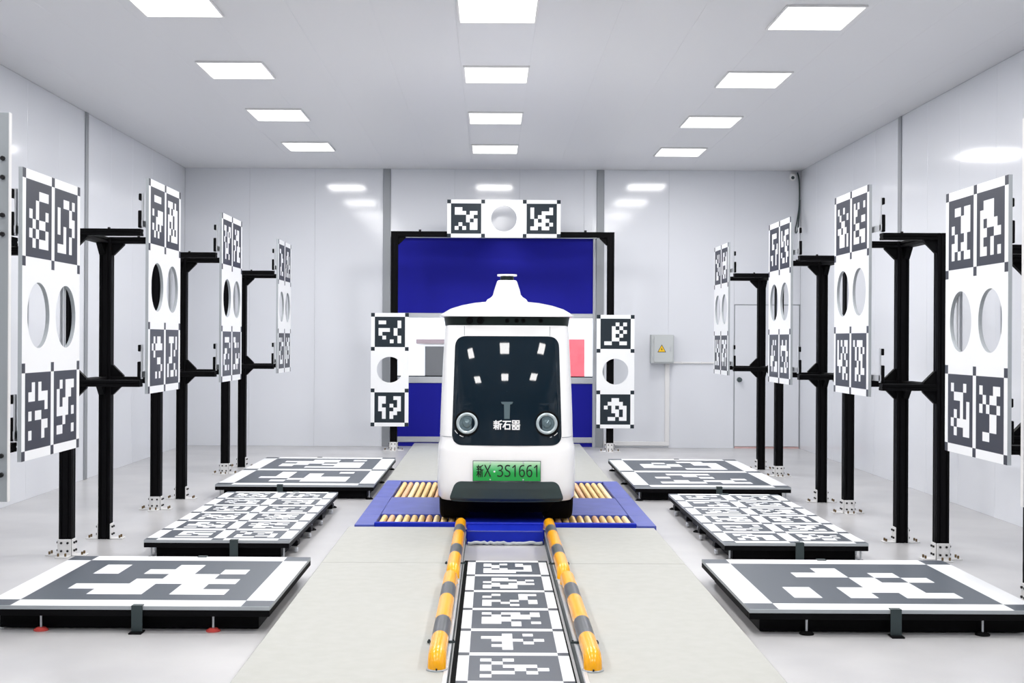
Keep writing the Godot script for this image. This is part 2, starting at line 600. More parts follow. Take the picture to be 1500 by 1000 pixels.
func back_wall_things() -> void:
	# electrical cabinet
	var t := thing("electrical_cabinet", "small grey electrical cabinet with a yellow warning triangle on the back wall", "electrical box", Vector3(2.29, 1.333, -DB))
	obj("body", box_mesh(Vector3(0.304, 0.386, 0.14), 0.004, Vector3(0, 0, 0.07)), M.box_grey, t)
	var dr := obj("door", box_mesh(Vector3(0.255, 0.35, 0.012), 0.004, Vector3(0.012, 0, 0.147)), M.box_grey, t)
	obj("lock", box_mesh(Vector3(0.014, 0.06, 0.01), 0.003, Vector3(0.105, 0.0, 0.157)), M.aluminium, dr)
	for s in [-1.0, 1.0]:
		obj("hinge", rod_mesh(Vector3(-0.122, s * 0.12 - 0.02, 0.15), Vector3(-0.122, s * 0.12 + 0.02, 0.15), 0.006, 8), M.aluminium, dr)
	var tr := begin()
	prism(tr, PackedVector2Array([Vector2(-0.058, -0.042), Vector2(0.058, -0.042), Vector2(0, 0.062)]), Vector3(-0.012, 0.0, 0.153), Vector3.RIGHT, Vector3.UP, Vector3(0, 0, 0.002))
	var sg := obj("warning_sign", done(tr), M.lettering_black, t)
	tr = begin()
	prism(tr, PackedVector2Array([Vector2(-0.047, -0.035), Vector2(0.047, -0.035), Vector2(0, 0.049)]), Vector3(-0.012, 0.0, 0.155), Vector3.RIGHT, Vector3.UP, Vector3(0, 0, 0.001))
	obj("yellow_field", done(tr), M.sign_yellow, sg)
	tr = begin()
	prism(tr, PackedVector2Array([Vector2(0.006, 0.024), Vector2(-0.012, -0.006), Vector2(-0.001, -0.004), Vector2(-0.005, -0.027), Vector2(0.012, 0.002), Vector2(0.001, 0.0)]), Vector3(-0.012, 0.0, 0.156), Vector3.RIGHT, Vector3.UP, Vector3(0, 0, 0.001))
	obj("lightning_symbol", done(tr), M.lettering_black, sg)
	# white cable trunking
	t = thing("cable_trunking", "wide white cable trunking running down from the electrical cabinet and along the floor", "cable duct", Vector3(2.37, 0, -DB + 0.003))
	obj("upright_duct", span(Vector3(-0.03, 0.085, 0), Vector3(0.03, 1.14, 0.03), 0.003), M.white_plastic, t)
	obj("floor_duct", span(Vector3(-0.855, 0.03, 0), Vector3(0.03, 0.085, 0.03), 0.003), M.white_plastic, t)
	t = thing("cable_conduit", "thin white conduit running right from the electrical cabinet to the corner door", "conduit", Vector3(2.445, 1.15, -DB))
	obj("pipe", span(Vector3(0, -0.012, 0), Vector3(0.80, 0.012, 0.02), 0.004), M.white_plastic, t)
	for k in 3:
		obj("clip", box_mesh(Vector3(0.02, 0.032, 0.024), 0.003, Vector3(0.12 + 0.27 * k, 0, 0.012)), M.white_plastic, t)
	# small camera high in the corner and its cable
	t = thing("security_camera", "small white security camera high in the right rear corner", "camera", Vector3(4.05, 3.70, -DB))
	obj("bracket", box_mesh(Vector3(0.06, 0.05, 0.04), 0.006, Vector3(0, 0.0, 0.02)), M.white_plastic, t)
	var st := begin()
	lathe(st, Vector3(0, -0.03, 0.03), Vector3(-0.25, -0.3, 1.0), [[0.0, 0.0], [0.04, 0.0], [0.045, 0.02], [0.045, 0.11], [0.03, 0.12], [0.0, 0.12]], 18)
	obj("housing", done(st), M.white_plastic, t)
	st = begin()
	lathe(st, Vector3(-0.028, -0.064, 0.143), Vector3(-0.25, -0.3, 1.0), [[0.022, 0.0], [0.022, 0.008], [0.0, 0.012]], 14)
	obj("lens", done(st), M.bracket_grey, t)
	st = begin()
	var pts := [Vector3(4.11, 3.72, -DB + 0.02), Vector3(4.135, 3.6, -DB + 0.02), Vector3(4.135, 3.3, -DB + 0.03), Vector3(4.11, 3.1, -DB + 0.04), Vector3(4.08, 2.95, -DB + 0.05), Vector3(4.085, 2.90, -DB + 0.06), Vector3(4.105, 2.95, -DB + 0.07), Vector3(4.13, 3.15, -DB + 0.05), Vector3(4.142, 3.35, -DB + 0.03)]
	var cv := Curve3D.new()
	for i in pts.size():
		var tan_: Vector3 = (pts[mini(i + 1, pts.size() - 1)] - pts[maxi(i - 1, 0)]) * 0.18
		cv.add_point(pts[i], -tan_, tan_)
	cv.bake_interval = 0.03
	sweep(st, Array(cv.get_baked_points()), 0.009, 8)
	tag(obj("camera_cable", done(st), M.cable_green, self), "thin dark cable looping down the rear right corner below the security camera", "cable")

func outside() -> void:
	var g := structure("ground", span(Vector3(-14, -0.2, -40), Vector3(14, -0.02, -DB - 0.31)), M.yard_concrete)
	g.set_meta("label", "pale concrete yard outside the roller door")
	var t := thing("outdoor_building", "white building seen outside through the clear strip of the blue roller door", "building", Vector3(0, -0.02, -26.0))
	obj("wall", span(Vector3(-9, 0, -3), Vector3(9, 6, 0)), M.facade_white, t)
	var wn := obj("window", span(Vector3(-1.32, 0.73, 0.0), Vector3(-0.50, 1.36, 0.03)), M.facade_white, t)
	obj("pane", span(Vector3(-1.29, 0.76, 0.02), Vector3(-0.53, 1.33, 0.04)), M.facade_window, wn)
	obj("ledge", span(Vector3(-1.46, 1.38, 0.0), Vector3(-0.4, 1.47, 0.12), 0.01), M.facade_ledge, t)
	t = thing("red_banner", "red banner board standing outside, seen through the door strip right of the van", "banner", Vector3(1.28, -0.02, -22.0))
	obj("panel", box_mesh(Vector3(0.50, 0.66, 0.03), 0.004, Vector3(0, 1.15, 0)), M.banner_red, t)
	for s in [-0.22, 0.22]:
		obj("leg", span(Vector3(s - 0.02, 0, -0.05), Vector3(s + 0.02, 1.4, -0.015)), M.aluminium, t)

# ------------------------------------------------------------------ floor works
const SLAB := 0.09
const PIT_L := -0.180
const PIT_R := 0.388

func ramp() -> void:
	var t := thing("ramp", "low cream concrete drive-on ramp on both sides of the sunken marker strip", "ramp", Vector3(AXIS - 0.02, 0, -7.5))
	var o := t.position
	for s in [[-1.03, PIT_L, -1.0], [PIT_R, 1.19, 1.0]]:
		for dd in [[-1.0, 5.0], [5.0, 8.14], [8.14, 9.70]]:
			obj("slab", span(Vector3(s[0], 0, -dd[1] + 0.003) - o, Vector3(s[1], SLAB, -dd[0] - 0.003) - o, 0.006), M.ramp_concrete, t)
		var e: float = s[1] if s[2] < 0 else s[0]
		obj("edge_angle", span(Vector3(e, 0.0, -9.45) - o, Vector3(e - s[2] * 0.006, SLAB - 0.014, 1.0) - o, 0.001), M.bracket_grey, t)
		obj("edge_lip", span(Vector3(e + s[2] * 0.010, SLAB - 0.014, -9.45) - o, Vector3(e - s[2] * 0.008, SLAB + 0.003, 1.0) - o, 0.001), M.aluminium, t)
	obj("slab", span(Vector3(-1.03, 0, -17.9) - o, Vector3(1.19, SLAB - 0.03, -12.80) - o, 0.006), M.ramp_concrete, t)

func roller_bed() -> void:
	var t := thing("roller_bed", "blue steel roller bed set in the ramp under the white van", "test bed", Vector3(AXIS, 0, -11.2))
	var o := t.position
	var top := 0.10
	var plate := func(called: String, x0: float, x1: float, d0: float, d1: float, m: Material, y0 := 0.06, y1 := 0.10) -> MeshInstance3D:
		return obj(called, span(Vector3(x0 + 0.0015, y0, -d1 + 0.0015) - o, Vector3(x1 - 0.0015, y1, -d0 - 0.0015) - o, 0.003), m, t)
	var xo := 1.10
	var xi := 0.955
	var xc := 0.30
	plate.call("base_tray", AXIS - xo + 0.005, AXIS + xo - 0.005, 9.79, 12.79, M.pit_dark, 0.0, 0.02)
	for s in [-1.0, 1.0]:
		var q := func(a: float, b: float) -> Array: return [AXIS + minf(s * a, s * b), AXIS + maxf(s * a, s * b)]
		var r: Array = q.call(xi, xo)
		for dd in [[9.73, 10.30], [10.30, 11.45], [11.45, 12.79]]:
			plate.call("deck_plate", r[0], r[1], dd[0], dd[1], M.deck_blue, 0.0)
		r = q.call(xc, xi)
		plate.call("deck_plate", r[0], r[1], 10.33, 11.43, M.deck_blue)
		plate.call("deck_plate", r[0], r[1], 12.70, 12.79, M.deck_blue)
		# rollers lying along the drive direction
		for bank in [[9.80, 10.32], [11.45, 12.68]]:
			var l: float = bank[1] - bank[0]
			var prof := [[0.0, 0.0], [0.017, 0.0]]
			var steps := int(l / 0.02)
			for k in steps + 1:
				prof.append([0.0205 + 0.0036 * (1.0 if k % 2 else -1.0), 0.004 + (l - 0.008) * k / steps])
			prof.append([0.017, l])
			prof.append([0.0, l])
			var st := begin()
			lathe(st, Vector3.ZERO, Vector3.FORWARD, prof, 12)
			var rm := done(st)
			var cols := [M.roller_brass, M.roller_pale, M.roller_brass, M.roller_copper, M.roller_brass]
			for k in 11:
				obj("roller", rm, cols[(k * 3 + (1 if s > 0 else 0)) % 5], t, Vector3(AXIS + s * (0.922 - 0.0575 * k), top - 0.028, -bank[0]) - o)
	plate.call("deck_plate", AXIS - xc, AXIS + xc, 9.80, 12.79, M.lip_blue)
	obj("front_lip", span(Vector3(AXIS - 0.955, 0.0, -9.78) - o, Vector3(AXIS + 0.955, 0.116, -9.735) - o, 0.004), M.lip_blue, t)
	var step := obj("step_plate", span(Vector3(PIT_L + 0.012, 0.0, -9.735) - o, Vector3(PIT_R - 0.012, 0.10, -9.45) - o, 0.004), M.lip_blue, t)
	obj("nosing", span(Vector3(PIT_L + 0.02, 0.092, -9.452) - o, Vector3(PIT_R - 0.02, 0.099, -9.447) - o, 0.001), M.deck_blue, step)
	# a rough bead of sealant along the foot of the step
	var rng := RandomNumberGenerator.new()
	rng.seed = 5
	var bead := begin()
	var pts := []
	for k in 24:
		pts.append(Vector3(lerpf(PIT_L + 0.02, PIT_R - 0.02, k / 23.0), 0.008 + rng.randf() * 0.012, -9.438 + rng.randf() * 0.012) - o)
	sweep(bead, pts, 0.012, 8)
	obj("sealant_bead", done(bead), M.plate_edge, step)

func floor_mat() -> void:
	var codes := [
		"101010 110011 010001 101001 111111 111100",
		"011000 011101 100010 010111 111100 101100",
		"010011 100010 000010 110101 101001 100100",
		"101101 010111 111110 111000 110101 000100",
		"001010 111000 011101 001010 011000 001000",
		"101000 010000 101110 100101 011010 100000",
		"011010 100110 001101 110010 010110 101001"]
	var pr := grid_print(1, 7, codes, Color8(76, 82, 92))
	var t := thing("marker_strip", "long black and white marker strip lying between the yellow and black guide tubes", "marker strip", Vector3(0.108, 0, -6.88))
	var l := 0.0567 * 64
	var d0 := 8.70
	obj("backing", span(Vector3(-0.275, 0.0, -d0 - 0.03 + 6.88), Vector3(0.26, 0.008, -d0 + l + 0.03 + 6.88), 0.002), M.black_rubber, t)
	var st := begin()
	var z0 := -d0 + 6.88
	face(st, [Vector3(-0.252, 0.012, z0), Vector3(0.252, 0.012, z0), Vector3(0.252, 0.012, z0 + l), Vector3(-0.252, 0.012, z0 + l)], Vector3.UP, [Vector2(0, 0), Vector2(1, 0), Vector2(1, 1), Vector2(0, 1)])
	st.set_material(pr)
	var mesh := st.commit()
	var eb := begin()
	box(eb, Vector3(0, 0.0099, z0 + l / 2), Vector3(0.504, 0.0038, l))
	eb.set_material(M.plate_edge)
	eb.commit(mesh)
	obj("print", mesh, null, t)

func guide_tubes() -> void:
	var r := 0.038
	var yc := SLAB + 0.052
	var R := 0.05
	# along the tube: bands from the far end to the near end, by d
	var far_bands := [9.62, 9.22, 8.95, 8.35, 8.03, 7.55]
	var near_bands := [7.45, 7.03, 6.71, 6.18, 5.84, 5.47]
	for s in [[-0.212, "left", -0.006], [0.416, "right", 0.008]]:
		for b in [[near_bands, "nearer"], [far_bands, "farther"]]:
			var bands: Array = b[0]
			var x: float = s[0] + (s[2] if b[1] == "nearer" else 0.0)
			var t := thing("guide_tube", "yellow and black striped guide tube on the ramp, the %s one on the %s" % [b[1], s[1]], "guide rail", Vector3(x, SLAB, -(bands[0] + bands[5]) / 2), "striped guide tubes")
			var o := t.position
			for k in 5:
				var d0: float = bands[k]
				var d1: float = bands[k + 1]
				var pts := []
				if k == 0:
					pts.append(Vector3(x, SLAB + 0.004, -(d0 - r)) - o)
					for a in 7:
						var th := PI / 2 * a / 6.0
						pts.append(Vector3(x, yc - R + R * sin(th), -(d0 - r) + R * (1 - cos(th))) - o)
				else:
					pts.append(Vector3(x, yc, -d0) - o)
				if k == 4:
					for a in 7:
						var th := PI / 2 * a / 6.0
						pts.append(Vector3(x, yc - R + R * cos(th), -(d1 + r) - R + R * sin(th)) - o)
					pts.append(Vector3(x, SLAB + 0.004, -(d1 + r)) - o)
				else:
					pts.append(Vector3(x, yc, -d1) - o)
				var st := begin()
				sweep(st, pts, r, 20)
				obj("yellow_band" if k % 2 == 0 else "black_band", done(st), M.tube_yellow if k % 2 == 0 else M.tube_black, t)
			for e in [lerpf(bands[0], bands[5], 0.74)]:
				var sd := begin()
				box(sd, Vector3(x, SLAB + 0.008, -e) - o, Vector3(0.125, 0.010, 0.014), 0.002)
				var so := obj("saddle", done(sd), M.bracket_grey, t)
				obj("saddle_bolt", rod_mesh(Vector3(x - 0.054, SLAB + 0.012, -e) - o, Vector3(x - 0.054, SLAB + 0.018, -e) - o, 0.005, 6), M.bolt_black, so)
				obj("saddle_bolt", rod_mesh(Vector3(x + 0.054, SLAB + 0.012, -e) - o, Vector3(x + 0.054, SLAB + 0.018, -e) - o, 0.005, 6), M.bolt_black, so)
			for e in [-(bands[0] - r), -(bands[5] + r)]:
				var fl := begin()
				lathe(fl, Vector3(x, SLAB, e) - o, Vector3.UP, [[0.0, 0.0], [0.045, 0.0], [0.045, 0.005], [0.043, 0.007], [0.0, 0.007]], 20)
				var fo := obj("flange", done(fl), M.plate_edge, t)
				for q in [-1.0, 1.0]:
					obj("bolt", rod_mesh(Vector3(x, SLAB + 0.006, e + q * 0.041) - o, Vector3(x, SLAB + 0.014, e + q * 0.041) - o, 0.004, 6), M.bolt_black, fo)

# ------------------------------------------------------------------ low marker platforms on the floor
func platform(label: String, xl: float, xr: float, d0: float, d1: float, pr: Material, bracket_x: float, red: bool, lugs: bool) -> void:
	var t := thing("marker_platform", label, "marker platform", Vector3((xl + xr) / 2, 0, -(d0 + d1) / 2), "low marker platforms on the floor")
	var o := t.position
	var top := 0.130
	var w := xr - xl
	var l := d1 - d0
	var st := begin()
	face(st, [Vector3(-w / 2, top, -l / 2), Vector3(w / 2, top, -l / 2), Vector3(w / 2, top, l / 2 - 0.006), Vector3(-w / 2, top, l / 2 - 0.006)], Vector3.UP, [Vector2(0, 0), Vector2(1, 0), Vector2(1, 1), Vector2(0, 1)])
	st.set_material(pr)
	var mesh := st.commit()
	var eb := begin()
	box(eb, Vector3(0, top - 0.0092, 0), Vector3(w, 0.018, l))
	eb.set_material(M.plate_edge)
	eb.commit(mesh)
	obj("print_panel", mesh, null, t)
	var y := top - 0.018 - 0.016
	for s in [-1.0, 1.0]:
		obj("rail", box_mesh(Vector3(w, 0.032, 0.045), 0.003, Vector3(0, y, s * (l / 2 - 0.0225))), M.black_profile, t)
		obj("rail", box_mesh(Vector3(0.045, 0.032, l - 0.09), 0.003, Vector3(s * (w / 2 - 0.0225), y, 0)), M.black_profile, t)
	for k in range(1, 3 if l < 2 else 5):
		obj("crossbar", box_mesh(Vector3(w - 0.09, 0.032, 0.045), 0.003, Vector3(0, y, -l / 2 + l * k / (3.0 if l < 2 else 5.0))), M.black_profile, t)
	# the lower frame, set back under the edge
	for s in [-1.0, 1.0]:
		obj("lower_frame", box_mesh(Vector3(w - 0.13, 0.074, 0.03), 0.003, Vector3(0, 0.043, s * (l / 2 - 0.095))), M.black_profile, t)
		obj("lower_frame", box_mesh(Vector3(0.03, 0.074, l - 0.22), 0.003, Vector3(s * (w / 2 - 0.08), 0.043, 0)), M.black_profile, t)
	# screw feet
	var rows := [-1.0, 1.0] if l < 2 else [-1.0, 0.0, 1.0]
	for s in [-1.0, 1.0]:
		for q in rows:
			var p := Vector3(s * (w / 2 - 0.2 * w), 0, q * (l / 2 - 0.042))
			if l >= 2:
				p.x = s * (w / 2 - 0.04)
			var f := obj("screw_foot", rod_mesh(p + Vector3(0, 0.012, 0), p + Vector3(0, y - 0.015, 0), 0.006, 8), M.aluminium, t)
			var pad := begin()
			lathe(pad, p, Vector3.UP, [[0.0, 0.0], [0.036, 0.0], [0.036, 0.006], [0.02, 0.016], [0.0, 0.017]], 18)
			obj("pad", done(pad), M.pad_red if red else M.black_rubber, f)
	# the clamp that holds the front edge
	for s in [-1.0, 1.0]:
		var bx := bracket_x - o.x
		var z: float = s * (l / 2)
		var br := obj("clamp_leg", span(Vector3(bx - 0.027, 0.006, z), Vector3(bx + 0.027, top + 0.004, z + s * 0.012), 0.002), M.bracket_grey, t)
		obj("hook", span(Vector3(bx - 0.027, top + 0.0002, z - s * 0.03), Vector3(bx + 0.027, top + 0.005, z + s * 0.012), 0.001), M.bracket_grey, br)
		obj("foot_plate", span(Vector3(bx - 0.032, 0, z - s * 0.03), Vector3(bx + 0.032, 0.008, z + s * 0.05), 0.002), M.black_profile, br)
	if lugs:
		for s in [-1.0, 1.0]:
			for k in 4:
				var lz := -l / 2 + l * (k + 0.6) / 4.2
				var lg := obj("side_lug", box_mesh(Vector3(0.05, 0.04, 0.10), 0.006, Vector3(s * (w / 2 - 0.018), 0.06, lz)), M.black_profile, t)
				obj("lug_cap", box_mesh(Vector3(0.02, 0.03, 0.04), 0.004, Vector3(s * (w / 2 + 0.0), 0.02, lz + 0.07)), M.aluminium, lg)

func platforms() -> void:
	var ink := Color8(76, 83, 92)
	platform("low floor platform left of the ramp, nearest, with one large marker", -2.506, -1.085, 6.58, 8.08, grid_print(1, 1, ["100100 101101 000110 001111 111010 011011"], ink), -1.735, true, false)
	platform("low floor platform right of the ramp, nearest, with one large marker", 1.276, 2.728, 6.58, 8.08, grid_print(1, 1, ["001000 011010 000101 000110 101110 101011"], ink), 1.995, false, false)
	var rng := RandomNumberGenerator.new()
	for s in [[-2.265, -1.315, 31, -1.675, "left"], [1.53, 2.47, 47, 2.02, "right"]]:
		rng.seed = s[2]
		var codes := []
		for k in 12:
			codes.append(made_up(rng))
		platform("low floor platform %s of the ramp covered by twelve small markers" % s[4], s[0], s[1], 8.74, 11.52, grid_print(2, 6, codes, ink, 42), s[3], false, true)
	platform("low floor platform left of the ramp, farthest, with two large markers", -2.486, -1.058, 12.06, 14.87, grid_print(1, 2, ["001101 111100 011011 110111 100011 001111", "010001 010100 010100 110111 001111 010111"], ink), -1.90, false, false)
	platform("low floor platform right of the ramp, farthest, with two large markers", 1.304, 2.708, 12.06, 14.87, grid_print(1, 2, ["000110 010011 101011 111001 110001 000111", "011100 001000 100100 000001 010110 111011"], ink), 2.06, false, false)

# ------------------------------------------------------------------ upright marker boards and the frames that carry them
# an angle bracket against one face of a post: base point on the floor, outward direction
func foot_bracket(parent: Node, at: Vector3, out: Vector3) -> void:
	var along := out.cross(Vector3.UP)
	var ab := func(c: Vector3, a: float, h: float, d: float) -> Array: return [c, (along * a).abs() + Vector3(0, h, 0) + (out * d).abs()]
	var st := begin()
	var q: Array = ab.call(at + out * 0.004 + Vector3(0, 0.056, 0), 0.084, 0.112, 0.008)
	box(st, q[0], q[1], 0.002)
	q = ab.call(at + out * 0.045 + Vector3(0, 0.004, 0), 0.084, 0.008, 0.09)
	box(st, q[0], q[1], 0.002)
	var o := obj("foot_bracket", done(st), M.foot_silver, parent)
	for s in [-1.0, 1.0]:
		for y in [0.035, 0.088]:
			var b: Vector3 = at + along * s * 0.021 + Vector3(0, y, 0) + out * 0.008
			obj("bolt", rod_mesh(b, b + out * 0.01, 0.008, 6), M.bolt_black, o)
		var c: Vector3 = at + along * s * 0.024 + out * 0.066 + Vector3(0, 0.008, 0)
		obj("anchor_bolt", rod_mesh(c, c + Vector3(0, 0.02, 0), 0.007, 6), M.bolt_brass, o)

# s = +1: the frame stands on the left and reaches towards +x
func support_frame(label: String, s: float, xp: float, xb: float, dn: float, df: float, ytop: float, ymid: float) -> void:
	var t := thing("support_frame", label, "support frame", Vector3(xp, 0, -(dn + df) / 2), "black profile frames along the walls")
	var half := (df - dn) / 2
	var reach := absf(xb - xp)
	var hi := ytop + 0.0225
	for z in [half, -half]:
		var toe := -s * 0.02 * signf(z)
		obj("post", profile_bar(Vector3(toe, 0.0, z), Vector3(toe, hi, z), Vector3.RIGHT, 0.085, Vector3.BACK, 0.085), M.black_profile, t)
		for y in [ytop, ymid]:
			obj("arm", profile_bar(Vector3(toe + s * 0.0425, y, z), Vector3(s * reach, y, z), Vector3.UP, 0.045, Vector3.BACK, 0.085), M.black_profile, t)
			var up := -1.0 if y == ytop else 1.0
			obj("gusset", gusset(Vector3(toe + s * 0.0425, y + up * 0.0225, z), Vector3(s, 0, 0), Vector3(0, up, 0), Vector3(0, 0, 0.04)), M.black_profile, t)
			if y == ymid:
				obj("gusset", gusset(Vector3(toe + s * 0.0425, y - 0.0225, z), Vector3(s, 0, 0), Vector3(0, -1, 0), Vector3(0, 0, 0.04)), M.black_profile, t)
			else:
				obj("bolt", rod_mesh(Vector3(s * 0.25, y + 0.0225, z), Vector3(s * 0.25, y + 0.034, z), 0.01, 6), M.bolt_black, t)
	for y in [ytop, ymid]:
		obj("tie_beam", profile_bar(Vector3(0, y, -half + 0.0425), Vector3(0, y, half - 0.0425), Vector3.RIGHT, 0.085, Vector3.UP, 0.045), M.black_profile, t)
		for e in [[half - 0.0425, -1.0], [-half + 0.0425, 1.0]]:
			obj("gusset", gusset(Vector3(0, y - 0.0225, e[0]), Vector3(0, 0, e[1]), Vector3.DOWN, Vector3(0.04, 0, 0)), M.black_profile, t)
	for e in [Vector3(0, 0, 1), Vector3(1, 0, 0), Vector3(-1, 0, 0)]:
		foot_bracket(t, Vector3(-s * 0.02, 0, half) + e * 0.0425, e)
		if e.z == 0:
			foot_bracket(t, Vector3(s * 0.02, 0, -half) + e * 0.0425, e)

func marker_board(label: String, group: String, mesh: Mesh, at: Vector3, turn: float, w: float, h: float, battens: Array, clamps: Array) -> Node3D:
	var t := thing("marker_board", label, "marker board", at, group)
	t.rotation.y = turn
	obj("panel", mesh, null, t)
	for b in battens:
		var bb := clampf(b, -w / 2 + 0.14, w / 2 - 0.14)
		var o := obj("batten", profile_bar(Vector3(bb, -h / 2 + 0.03, -0.03), Vector3(bb, h / 2 - 0.03, -0.03), Vector3.RIGHT, 0.045, Vector3.BACK, 0.02), M.aluminium, t)
		for c in clamps:
			obj("clamp", box_mesh(Vector3(0.045, 0.115, 0.022), 0.004, Vector3(b, c + 0.078, -0.052)), M.black_profile, o)
			obj("clamp_cap", box_mesh(Vector3(0.05, 0.045, 0.018), 0.004, Vector3(b, c + 0.225, -0.05)), M.black_profile, o)
			obj("clamp_plate", box_mesh(Vector3(0.03, 0.23, 0.008), 0.001, Vector3(b, c + 0.135, -0.037)), M.aluminium, o)
			obj("clamp_plate", box_mesh(Vector3(absf(bb - b) + 0.04, 0.04, 0.008), 0.001, Vector3((b + bb) / 2, c + 0.05, -0.037)), M.aluminium, o)
	return t

func frames_and_boards() -> void:
	var rects := [[0.0, 0.0, 19.0, 10.5], [0.0, 19.5, 19.0, 30.0], [0.0, 10.5, 0.5, 19.5], [18.5, 10.5, 19.0, 19.5]]
	var holes := [[5.0, 15.0, 3.45, 4.5], [14.0, 15.0, 3.45, 4.5]]
	var codes := {
		"L0": ["000111 001000 101001 010110 101001 010111", "001101 100010 100011 101001 001010 111010", "010100 110111 000001 101100 000011 100010", "010111 100110 101100 111101 001000 110001"],
		"L1": ["011110 000000 100111 001111 101010 010100", "111010 010111 111011 101011 110101 101111", "010110 101111 010000 000110 000001 001010", "011101 001001 001010 011000 100010 101101"],
		"L2": ["110011 010101 100110 010100 011100 010010", "010110 001110 110010 010111 100110 100111", "011110 000001 011000 110010 100000 011010", "110000 011010 000000 001001 001110 110100"],
		"L3": ["110000 001100 001110 001000 011000 010110", "001100 011010 001010 010011 100100 101101", "110100 000111 001000 110000 010010 011110", "010011 001110 101011 110001 110110 011000"],
		"R0": ["011011 000111 100111 010010 110110 101011", "011100 111100 101110 110011 100100 110101", "100010 011100 000101 010101 101111 010011", "100011 010110 101001 000110 000110 011000"],
		"R1": ["100100 010001 001100 110110 011101 011101", "101001 110000 100011 011000 100111 111011", "101011 100101 101010 111001 010110 000101", "101110 010101 010110 001010 011011 010100"],
		"R2": ["011110 010000 011001 000011 110010 010010", "100111 101100 110101 000110 100011 011010", "001010 010000 010100 111000 110011 010111", "010010 111110 100011 010010 000101 110110"],
		"R3": ["001010 110010 001100 000101 011001 011100", "011001 010011 111111 100011 101110 011010", "101001 101101 110011 001100 001110 110110", "111011 001110 011001 110011 111010 010010"]}
	var where := {"L": "left", "R": "right"}
	var nth := ["nearest the camera", "second from the camera", "third from the camera", "farthest from the camera"]
	var dc := {"L": [6.98, 9.38, 11.80, 14.80], "R": [7.08, 9.53, 11.90, 14.92]}
	var dn := {"L": [6.54, 8.91, 11.32, 14.33], "R": [6.72, 8.93, 11.32, 14.36]}
	for side in ["L", "R"]:
		var s := 1.0 if side == "L" else -1.0
		var xb := -2.29 if side == "L" else 2.556
		var xps: Array = [-2.80, -2.80, -2.81, -2.825] if side == "L" else [3.03, 2.985, 3.0, 3.065]
		for k in 4:
			var xp: float = xps[k]
			var yc := 1.56 if k == 0 else 1.795
			var ytop := yc + 0.355
			var ymid := yc - 0.65
			var near: float = dn[side][k]
			var far: float = near + (0.70 if k == 0 else 0.75)
			var c: float = dc[side][k]
			support_frame("black metal frame carrying the %s marker board %s" % [where[side], nth[k]], s, xp, xb - s * 0.042, near, far, ytop, ymid)
			var mesh := board_mesh(19, 30, CELL, rects, holes, 0.02, tall_print(codes["%s%d" % [side, k]]), M.plate_edge)
			var bt := [(near - c) * s, (far - c) * s]
			marker_board("tall white marker board with two round holes on the %s side, %s" % [where[side], nth[k]], "tall marker boards along both walls", mesh, Vector3(xb, yc, -c), s * PI / 2, 19 * CELL, 30 * CELL, bt, [ytop - yc + 0.01, ymid - yc + 0.01])
	# two boards at the very edges of the view that face away, with their posts
	var rng := RandomNumberGenerator.new()
	for e in [[-1.79, -1.0, "left", 71], [1.972, 1.0, "right", 72]]:
		rng.seed = e[3]
		var four := []
		for k in 4:
			four.append(made_up(rng))
		var w: float = 19 * CELL
		var x: float = e[0] + e[1] * w / 2
		var mesh := board_mesh(19, 30, CELL, rects, holes, 0.02, tall_print(four), M.plate_edge)
		var turned := marker_board("marker board seen from its grey back at the %s edge of the photo" % e[2], "marker boards facing the van", mesh, Vector3(x, 1.56, -4.97), PI, w, 30 * CELL, [-0.36, 0.36], [])
		obj("edge_trim", box_mesh(Vector3(0.004, 30 * CELL, 0.024), 0.001, Vector3(e[1] * (w / 2 + 0.002), 0, -0.01)), M.white_plastic, turned)
		for y in [0.55, 0.48, 0.34, 0.27, -0.55, -0.62]:
			obj("bolt", rod_mesh(Vector3(e[1] * (w / 2 - 0.02), y, -0.02), Vector3(e[1] * (w / 2 - 0.02), y, -0.032), 0.009, 8), M.bolt_black, turned)
		var t := thing("board_stand", "black post stand behind the marker board at the %s edge of the photo" % e[2], "stand", Vector3(x + e[1] * 0.3, 0, -4.85))
		obj("post", profile_bar(Vector3(0, 0, 0), Vector3(0, 2.2, 0), Vector3.RIGHT, 0.085, Vector3.BACK, 0.085), M.black_profile, t)
		for y in [1.2, 1.93]:
			obj("crossbar", profile_bar(Vector3(-e[1] * 0.68, y, -0.035), Vector3(e[1] * 0.12, y, -0.035), Vector3.UP, 0.045, Vector3.BACK, 0.03), M.black_profile, t)
		foot_bracket(t, Vector3(0, 0, 0.0425), Vector3.BACK)
		foot_bracket(t, Vector3(0.0425, 0, 0), Vector3.RIGHT)
		foot_bracket(t, Vector3(-0.0425, 0, 0), Vector3.LEFT)

